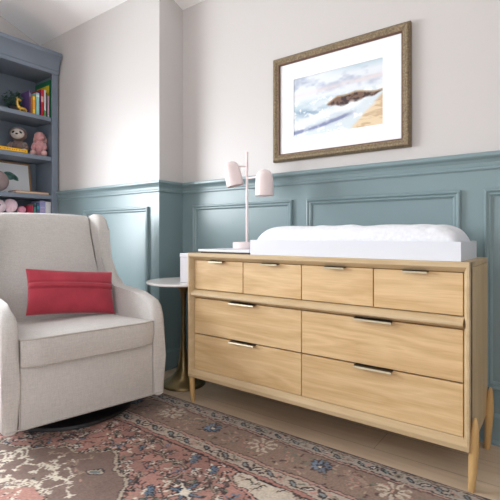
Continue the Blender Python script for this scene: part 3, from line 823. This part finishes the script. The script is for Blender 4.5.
# swivel base: floor ring, hub and arms under the chair
bm = B(); tr = .325
lathe(bm, [(.20, 0), (tr, 0), (tr+.008, .006), (tr+.004, .020), (tr-.01, .026), (.21, .026), (.20, .02)], (.03, .03, 0), 64)
sb = obj('swivel_ring', bm, M['black'], CH, local=True, smooth=50)
bm = B(); lathe(bm, [(0, .026), (.12, .026), (.12, .06), (.06, .075), (.06, .0865), (0, .0865)], (.03, .03, 0), 32)
for k in range(4):
    c_, s_ = math.cos(PI/4+k*PI/2), math.sin(PI/4+k*PI/2)
    tube(bm, [(.03+.08*c_, .03+.08*s_, .04), (.03+.26*c_, .03+.26*s_, .022)], .016, 8)
obj('hub', bm, M['black'], CH, local=True, smooth=50)

# red lumbar pillow
def pleat(u, v):
    e = 0
    for q in (.10, .36): e -= .010*math.exp(-((v-q)/.03)**2)
    e += .007*ss(v, .08, .12)*(1-ss(v, .34, .38))
    e -= .004*math.exp(-((u-.02-.02*math.sin(v*9))/.02)**2)*ss(-v, -.05, .05)
    return e
bm = cushion(.505, .268, .125, .045, 64, pleat, .40)
mt = Matrix.Translation(CH.location) @ Matrix.Rotation(CH.rotation_euler.z, 4, 'Z') @ Matrix.Translation((-.076, .066, .630)) @ Matrix.Rotation(PI/2, 4, 'Z') @ Matrix.Rotation(math.radians(5.5), 4, 'Y') @ Matrix.Rotation(math.radians(-22), 4, 'X')
bmesh.ops.transform(bm, matrix=mt, verts=bm.verts[:])
pl = obj('lumbar_pillow', bm, M['red'], smooth=180)
pl['label'] = 'raspberry red velvet lumbar pillow leaning on the armchair back'; pl['category'] = 'pillow'

# ------------------------------------------------------------------ bookcase
KX, KY0, KY1 = -3.65, 1.30, 2.044
k = thing('bookcase', 'tall slate grey bookcase with crown moulding behind the armchair', 'bookcase', ((XL+KX)/2, (KY0+KY1)/2, 0))
KB = XL+.003
for y0, y1 in ((KY0, KY0+.026), (KY1-.026, KY1)):
    bm = B(); box(bm, KB, KX-.02, y0, y1, .0, 2.46); obj('side_panel', bm, M['slate'], k)
bm = B(); box(bm, KB, KB+.012, KY0+.027, KY1-.027, .08, 2.46); obj('back_panel', bm, M['slate'], k)
for y0, y1 in ((KY0, KY0+.054), (KY1-.054, KY1)):
    bm = B(); box(bm, KX-.0195, KX, y0, y1, 0, 2.40, .002, 1); obj('stile', bm, M['slate'], k)
bm = B(); box(bm, KX-.0195, KX, KY0, KY1, 2.4005, 2.47); obj('frieze', bm, M['slate'], k)
bm = B(); box(bm, KB+.013, KX-.02, KY0+.027, KY1-.027, 2.40, 2.425); obj('top_board', bm, M['slate'], k)
SH = (.62, .975, 1.328, 1.668, 2.018)
for z in SH:
    bm = B(); box(bm, KB+.013, KX-.0205 if z > .7 else KX-.0205, KY0+.027, KY1-.027, z-.036, z, .002, 1); obj('shelf', bm, M['slate'], k)
bm = B()
cr = [(-.015, 2.40), (.006, 2.40), (.010, 2.412), (.010, 2.428), (.016, 2.436), (.018, 2.462), (.026, 2.49), (.042, 2.520), (.058, 2.540), (.066, 2.548), (.066, 2.578), (.062, 2.582), (-.015, 2.582)]
sweep(bm, [(KX, KY1), (KX, KY0), (KB, KY0)], cr, flat); box(bm, KB, KX, KY0, KY1, 2.4705, 2.581)
obj('crown', bm, M['slate'], k, smooth=25)
for y0, y1, hy in ((KY0+.068, (KY0+KY1)/2-.002, -1), ((KY0+KY1)/2+.002, KY1-.068, 1)):
    bm = B(); box(bm, KX-.019, KX, y0, y1, .085, .58, .002, 1)
    sweep(bm, [(y0+.06, .145), (y1-.06, .145), (y1-.06, .52), (y0+.06, .52)], [(0, 0), (0, .006), (.008, .008), (.016, .003), (.016, 0)], lambda p, q, dd: (KX+dd, p, q), True)
    dr_ = obj('door', bm, M['slate'], k)
    yy = y1-.03 if hy < 0 else y0+.03
    bm = B(); lathe(bm, [(0, 0), (.006, 0), (.006, .014), (.014, .02), (.014, .028), (0, .032)], (KX+.0005, yy, .5), 20, Matrix.Rotation(PI/2, 4, 'Y'))
    kn = obj('knob', bm, M['brass'], dr_, local=True, smooth=40); kn.data.transform(Matrix.Translation(-Vector(k.location)))
bm = B(); box(bm, KX-.03, KX-.006, KY0+.066, KY1-.066, 0, .08); obj('plinth', bm, M['slate'], k)

# books
def book(y0, y1, h, depth, rgb, label, z, front, lean=0., band=None, group='upright books on the top shelf', name='book'):
    g = thing(name, label, 'book', ((front-depth/2), (y0+y1)/2, z), 0, group)
    cv = .0022; x0, x1 = front-depth, front
    bm = B(); box(bm, x0, x1, y0, y0+cv, z+.0005, z+h); box(bm, x0, x1, y1-cv, y1, z+.0005, z+h); box(bm, x1-cv, x1, y0, y1, z+.0005, z+h)
    obj('cover', bm, cm(rgb, .45), g)
    bm = B(); box(bm, x0+.004, x1-cv-.0005, y0+cv+.0003, y1-cv-.0003, z+.004, z+h-.004); obj('pages', bm, cm((232, 226, 212), .8), g)
    if band:
        for z0, z1 in band[1]:
            bm = B(); box(bm, x1+.0002, x1+.001, y0+.002, y1-.002, z+h*z0, z+h*z1); obj('spine_band', bm, cm(band[0], .5), g)
    return g
zt = SH[4]
for b in [
    (1.835, 1.847, .215, .15, (112, 84, 142), 'purple book at the left end of the top shelf row', -3.745, ((178, 150, 190), [(.75, .9)])),
    (1.848, 1.874, .165, .15, (236, 158, 52), 'short orange book in the top shelf row', -3.715, ((250, 210, 70), [(.80, .98), (.1, .3)])),
    (1.876, 1.906, .200, .16, (152, 208, 204), 'pale turquoise book on the top shelf beside the orange one', -3.71, ((220, 236, 232), [(.82, .92)])),
    (1.908, 1.918, .215, .16, (72, 62, 142), 'thin violet book between the turquoise and the red books', -3.715, None),
    (1.920, 1.945, .240, .17, (190, 44, 52), 'red book in the middle of the top shelf row', -3.71, ((222, 168, 160), [(.55, .75)])),
    (1.947, 1.965, .245, .17, (232, 236, 240), 'white book standing right of the red book', -3.71, ((96, 168, 78), [(.05, .25)])),
    (1.967, 1.978, .225, .17, (44, 66, 74), 'dark slim book right of the white book', -3.72, None),
    (1.980, 1.996, .200, .16, (226, 182, 200), 'pale pink book on the top shelf near the right end', -3.71, ((240, 236, 236), [(.05, .15)])),
    ]:
    book(b[0], b[1], b[2], b[3], b[4], b[5], zt, b[6], band=b[7])
g = book(1.999, 2.015, .345, .26, (38, 120, 84), 'tall green picture book with yellow cover panel at the right end of the top shelf', zt, -3.705)
bm = B(); box(bm, -3.93, -3.72, 1.9975, 1.9985, zt+.05, zt+.30); obj('cover_panel', bm, cm((226, 200, 40), .5), g)

# fern and gilded animal
fn = thing('potted_fern', 'small dark green leafy plant on the top shelf behind the gold figurine', 'plant', (-3.86, 1.775, zt))
bm = B(); lathe(bm, [(0, .0005), (.030, .0005), (.042, .07), (.044, .072), (.040, .073), (.0, .066)], (-3.86, 1.775, zt), 24); obj('pot', bm, cm((88, 82, 78), .7), fn, smooth=40)
bm = B(); lr = random.Random(9)
for _ in range(150):
    an, el = lr.uniform(0, 2*PI), lr.uniform(-.25, 1.35); r = lr.uniform(.05, .125)
    c = Vector((-3.86+math.cos(an)*math.cos(el)*r*.68, 1.775+math.sin(an)*math.cos(el)*r, zt+.10+math.sin(el)*r*.9))
    if c.z < zt+.015: c.z = zt+.02
    c.y = min(c.y, 1.79)
    c.x = max(c.x, XL+.03)
    ellipsoid(bm, c, (.020, .011, .003), Matrix.Rotation(lr.uniform(0, 6.28), 4, 'Z') @ Matrix.Rotation(lr.uniform(-.9, .9), 4, 'Y'), 8, 5)
obj('foliage', bm, cm((70, 98, 88), .55, var=.3, vscale=20), fn, smooth=180)
bm = B()
for _ in range(16):
    an = lr.uniform(0, 6.28); tube(bm, [(-3.86, 1.775, zt+.064), (-3.86+math.cos(an)*.03, 1.775+math.sin(an)*.03, zt+.12), (-3.86+math.cos(an)*.06, 1.775+math.sin(an)*.034, zt+.15)], .0018, 5)
obj('stem', bm, cm((60, 76, 52), .6), fn)
gf = thing('animal_figurine', 'small gold long-necked animal figurine on the top shelf in front of the plant', 'figurine', (-3.72, 1.745, zt))
GZ = zt+.0005
bm = B()
tube(bm, [(-3.72, 1.800, GZ+.020), (-3.72, 1.785, GZ+.028), (-3.72, 1.755, GZ+.030), (-3.72, 1.735, GZ+.034), (-3.72, 1.725, GZ+.060), (-3.72, 1.722, GZ+.085), (-3.72, 1.724, GZ+.098), (-3.72, 1.737, GZ+.103), (-3.72, 1.752, GZ+.098)],
     [.010, .018, .020, .018, .011, .009, .012, .012, .007], 14)
gf.location.y -= .035
obj('body', bm, cm((214, 172, 84), .3, metal=.9), gf, smooth=60)

bm = B()
for x, y in ((-3.708, 1.79), (-3.732, 1.79), (-3.708, 1.74), (-3.732, 1.74)): 
    bm = B(); tube(bm, [(x, y, GZ), (x, y, GZ+.024)], .006, 8); obj('leg', bm, cm((214, 172, 84), .3, metal=.9), gf, smooth=60)
bm = B()
for sx in (-.007, .007):
    bm = B(); tube(bm, [(-3.72+sx, 1.724, GZ+.106), (-3.72+sx*1.6, 1.719, GZ+.122)], .003, 6); obj('ear', bm, cm((214, 172, 84), .3, metal=.9), gf)

# shelf two: plush sloth, pink plush, yellow book
z2 = SH[3]
yb = thing('book', 'yellow book lying flat at the front of the shelf below the plush sloth', 'book', (-3.75, 1.66, z2))
bm = B(); box(bm, -3.782, -3.672, 1.535, 1.785, z2+.0005, z2+.003); box(bm, -3.782, -3.672, 1.535, 1.785, z2+.029, z2+.032); box(bm, -3.675, -3.672, 1.535, 1.785, z2+.0005, z2+.032); obj('cover', bm, cm((238, 190, 36), .5), yb)
bm = B(); box(bm, -3.779, -3.6755, 1.538, 1.782, z2+.0035, z2+.0285); obj('pages', bm, cm((232, 226, 212), .8), yb)
bm = B(); lr = random.Random(2)
yy = 1.56
while yy < 1.77:
    w = lr.uniform(.006, .014); box(bm, -3.6718, -3.671, yy, yy+w, z2+.011, z2+.022); yy += w+lr.uniform(.004, .012)
obj('spine_band', bm, cm((206, 120, 40), .5), yb)
def plush_mat(rgb): return cm(rgb, .95, sheen=.4, bump=.8, bscale=140., var=.12, vscale=60.)
SBr, SFc, SDk = plush_mat((124, 104, 100)), plush_mat((214, 204, 196)), cm((36, 30, 30), .3)
sl = thing('plush_sloth', 'brown plush sloth with pale face sitting on the middle shelf', 'soft toy', (-3.86, 1.80, z2))
Rc = Matrix.Rotation(math.radians(-35), 4, 'Z')
def off(o, c): return Vector(c)+Rc @ Vector(o)
C0 = (-3.893, 1.815, z2+.001)
bm = B(); ellipsoid(bm, off((0, 0, .075), C0), (.055, .062, .075), Rc)
for sg in (-1, 1):
    tube(bm, [off((.02, sg*.05, .11), C0), off((.05, sg*.07, .07), C0), off((.075, sg*.055, .045), C0)], [.020, .022, .018], 12)
    tube(bm, [off((.01, sg*.04, .03), C0), off((.06, sg*.055, .026), C0), off((.085, sg*.06, .03), C0)], [.026, .025, .022], 12)
obj('body', bm, SBr, sl, smooth=180)
bm = B(); ellipsoid(bm, off((.02, 0, .195), C0), (.058, .072, .063), Rc); obj('head', bm, SBr, sl, smooth=180)
bm = B(); ellipsoid(bm, off((.052, 0, .192), C0), (.034, .056, .046), Rc); fa = obj('face', bm, SFc, sl, smooth=180)
bm = B()
for sg in (-1, 1):
    bm = B(); ellipsoid(bm, off((.079, sg*.028, .200), C0), (.006, .014, .009), Rc @ Matrix.Rotation(-sg*.5, 4, 'X')); obj('eye', bm, SDk, sl, smooth=180)
bm = B(); ellipsoid(bm, off((.088, 0, .186), C0), (.006, .011, .007), Rc); obj('nose', bm, SDk, sl, smooth=180)
bm = B()
for sg in (-1, 1):
    for q, rr in (((.082, sg*.052, .042), (.014, .018, .018)), ((.100, sg*.062, .031), (.012, .022, .024))):
        bm = B(); ellipsoid(bm, off(q, C0), rr, Rc); obj('paw', bm, SFc, sl, smooth=180)
PKm, PKl = plush_mat((206, 150, 152)), plush_mat((214, 168, 164))
pk = thing('plush_toy', 'dusty pink plush toy seated right of the plush sloth', 'soft toy', (-3.84, 1.94, z2))
C1 = (-3.80, 1.956, z2+.001)
bm = B(); ellipsoid(bm, off((0, 0, .085), C1), (.05, .052, .085), Rc)
for sg in (-1, 1): tube(bm, [off((.02, sg*.04, .12), C1), off((.045, sg*.05, .08), C1), off((.06, sg*.035, .06), C1)], [.016, .017, .015], 12)
obj('body', bm, PKm, pk, smooth=180)
bm = B(); ellipsoid(bm, off((.01, 0, .185), C1), (.044, .047, .046), Rc); obj('head', bm, PKm, pk, smooth=180)
bm = B()
for sg in (-1, 1):
    bm = B(); ellipsoid(bm, off((-.015, sg*.038, .175), C1), (.010, .016, .04), Rc @ Matrix.Rotation(sg*.3, 4, 'X')); obj('ear', bm, PKl, pk, smooth=180)
bm = B()
for sg in (-1, 1):
    bm = B(); ellipsoid(bm, off((.075, sg*.045, .029), C1), (.034, .026, .028), Rc); obj('foot', bm, PKl, pk, smooth=180)

# shelf three: leaning framed leaf print, round ornament, flat tan book
z3 = SH[2]
lf = thing('framed_print', 'small wood framed leaf print leaning inside the bookcase', 'picture', (-3.93, 1.72, z3))
FW, FH = .46, .292
tl = Matrix.Translation((-3.90, 1.70, z3+.001)) @ Matrix.Rotation(math.radians(-9), 4, 'Y')
lm = lambda p, q, dd: tl @ Vector((dd, p, q))
bm = B(); sweep(bm, [(-FW/2, 0), (FW/2, 0), (FW/2, FH), (-FW/2, FH)], [(0, 0), (0, .018), (.014, .018), (.014, 0)], lm, True); obj('picture_frame', bm, cm((150, 116, 84), .5), lf)
bm = B(); prism(bm, [(-FW/2+.013, .013), (FW/2-.013, .013), (FW/2-.013, FH-.013), (-FW/2+.013, FH-.013)], lm, .004, .008); obj('print_sheet', bm, cm((232, 235, 238), .7), lf)
bm = B()
def leafpoly(cx, cy, l_, w_, an):
    q = []
    for i in range(20):
        t_ = 2*PI*i/20; x, y = math.cos(t_)*l_, math.sin(t_)*w_*(1-.35*math.cos(t_)); q.append((cx+x*math.cos(an)-y*math.sin(an), cy+x*math.sin(an)+y*math.cos(an)))
    prism(bm, q, lm, .0082, .0086)
for a_, b_, l_, w_, an in ((.065, .165, .060, .030, -.3), (.035, .185, .035, .018, .3), (.095, .150, .035, .02, -.7), (.06, .145, .03, .014, .1)): leafpoly(a_, b_, l_, w_, an)
obj('leaf_motif', bm, cm((104, 150, 140), .7, var=.3, vscale=60.), lf)
ro = B(); ellipsoid(ro, (-3.755, 1.565, z3+.0925), (.035, .108, .092)); ro = obj('round_ornament', ro, cm((142, 124, 124), .7, var=.1, vscale=20.), smooth=180)
ro['label'] = 'rounded mauve grey ornament on the shelf in front of the leaf print'; ro['category'] = 'ornament'
tb_ = thing('book', 'thin tan book lying flat on the shelf below the leaf print', 'book', (-3.74, 1.83, z3))
bm = B(); box(bm, -3.81, -3.675, 1.69, 1.975, z3+.0005, z3+.003); box(bm, -3.81, -3.675, 1.69, 1.975, z3+.019, z3+.022); box(bm, -3.811, -3.808, 1.69, 1.975, z3+.0005, z3+.022); obj('cover', bm, cm((128, 96, 78), .5), tb_)
bm = B(); box(bm, -3.807, -3.677, 1.693, 1.972, z3+.0035, z3+.0185); obj('pages', bm, cm((208, 178, 150), .7), tb_)

# shelf four, mostly behind the chair: elephant, pink toy, boxes
z4 = SH[1]
EL, EE = plush_mat((226, 206, 214)), plush_mat((216, 190, 200))
el = thing('plush_elephant', 'pale pink plush elephant on the lowest visible shelf', 'soft toy', (-3.80, 1.60, z4))
C2 = (-3.80, 1.60, z4+.0015)
bm = B(); ellipsoid(bm, off((0, 0, .10), C2), (.07, .08, .10), Rc)
for sg in (-1, 1): ellipsoid(bm, off((.06, sg*.055, .032), C2), (.05, .034, .031), Rc)
obj('body', bm, EL, el, smooth=180)
bm = B(); ellipsoid(bm, off((.02, 0, .235), C2), (.065, .07, .062), Rc); tube(bm, [off((.07, 0, .225), C2), off((.105, 0, .19), C2), off((.115, 0, .14), C2), off((.135, 0, .115), C2)], [.03, .022, .018, .014], 12); obj('head', bm, EL, el, smooth=180)
bm = B()
for sg in (-1, 1):
    bm = B(); ellipsoid(bm, off((0, sg*.095, .245), C2), (.014, .055, .058), Rc); obj('ear', bm, EE, el, smooth=180)
bm = B()
for sg in (-1, 1):
    bm = B(); ellipsoid(bm, off((.078, sg*.034, .245), C2), (.005, .007, .007), Rc); obj('eye', bm, SDk, el, smooth=180)
p2 = thing('plush_toy', 'small bright pink plush toy between the elephant and the boxes', 'soft toy', (-3.80, 1.775, z4))
C3 = (-3.80, 1.775, z4+.0025)
bm = B(); ellipsoid(bm, off((0, 0, .10), C3), (.045, .045, .10), Rc); ellipsoid(bm, off((.03, -.03, .03), C3), (.04, .022, .028), Rc); ellipsoid(bm, off((.03, .03, .03), C3), (.04, .022, .028), Rc); obj('body', bm, plush_mat((226, 150, 176)), p2, smooth=180)
bm = B(); ellipsoid(bm, off((0.01, 0.02, .215), C3), (.035, .036, .034), Rc); obj('head', bm, plush_mat((232, 164, 186)), p2, smooth=180)
for y0, y1, h, rgb, lab, bd_ in ((1.835, 1.853, .262, (196, 70, 96), 'narrow red pink book on the lowest visible shelf', None),
        (1.855, 1.880, .275, (86, 140, 128), 'green book beside the narrow red pink book', ((60, 70, 90), [(.88, .97), (.6, .7)])),
        (1.882, 1.908, .282, (84, 88, 128), 'dark blue book beside the lavender box', ((70, 150, 170), [(.8, .9)]))):
    book(y0, y1, h, .16, rgb, lab, z4, -3.71, band=bd_, group='books on the lowest visible shelf')
for y0, y1, h, rgb, lab, sp in ((1.911, 1.962, .302, (160, 160, 206), 'lavender patterned box on the lowest visible shelf', (220, 186, 196)), (1.965, 2.013, .298, (226, 226, 230), 'plain white box at the right end of the lowest visible shelf', None)):
    g = thing('storage_box', lab, 'box', (-3.78, (y0+y1)/2, z4))
    bm = B(); box(bm, -3.86, -3.715, y0, y1, z4+.0005, z4+h-.04, .003, 1); obj('box_body', bm, cm(rgb, .5), g)
    bm = B(); box(bm, -3.861, -3.714, y0-.0006, y1+.0006, z4+h-.0395, z4+h, .003, 1); obj('box_lid', bm, cm(rgb, .5), g)
    if sp:
        bm = B()
        for q in range(9): ellipsoid(bm, (-3.7145, y0+.012+(q % 3)*.013, z4+h-.06-(q//3)*.03), (.0012, .005, .006), None, 10, 6)
        obj('dot_pattern', bm, cm(sp, .5), g)

# ------------------------------------------------------------------ light
w = bpy.data.worlds.new('daylight'); S.world = w; w.use_nodes = True
bg = w.node_tree.nodes['Background']; bg.inputs[0].default_value = (.86, .93, 1., 1); bg.inputs[1].default_value = 1.2
def area(name, loc, rot, sx, sy, e, col):
    li = bpy.data.lights.new(name, 'AREA'); li.shape = 'RECTANGLE'; li.size = sx; li.size_y = sy; li.energy = e; li.color = col
    o = bpy.data.objects.new(name, li); COL.objects.link(o); o.location = loc; o.rotation_euler = rot
    return o
area('window_daylight', (XL-.55, (WY0+WY1)/2, (WZ0+WZ1)/2+.15), (0, -PI/2+math.radians(20), 0), WZ1-WZ0+.25, WY1-WY0+.5, 610, (.93, .97, 1))
area('window_daylight', ((FX0+FX1)/2, YN-.4, (FZ0+FZ1)/2+.15), (PI/2+math.radians(6), 0, 0), FX1-FX0+.3, FZ1-FZ0+.2, 48, (.95, .975, 1))  # added fill lamp outside the added front window

area('window_daylight', (XR+.35, (EY0+EY1)/2, (EZ0+EZ1)/2), (0, PI/2, 0), EZ1-EZ0+.2, EY1-EY0+.3, 95, (.95, .975, 1))  # added fill lamp outside the added right-hand window

# ------------------------------------------------------------------ camera
cd = bpy.data.cameras.new('camera'); co = bpy.data.objects.new('camera', cd); COL.objects.link(co)
co.location = (0, 0, .975)
co.rotation_euler = (PI/2, 0, math.atan2(.595, .804))
cd.sensor_width = 36.; cd.lens = 426/500*36.; cd.shift_y = -15/500
cd.clip_start = .05
S.camera = co
S.view_settings.view_transform = 'Standard'; S.view_settings.look = 'None'; S.view_settings.gamma = 1.; S.view_settings.use_curve_mapping = False
S.view_settings.exposure = -.62
try:
    S.cycles.use_denoising = True; S.cycles.max_bounces = 10; S.cycles.diffuse_bounces = 6
except Exception: pass
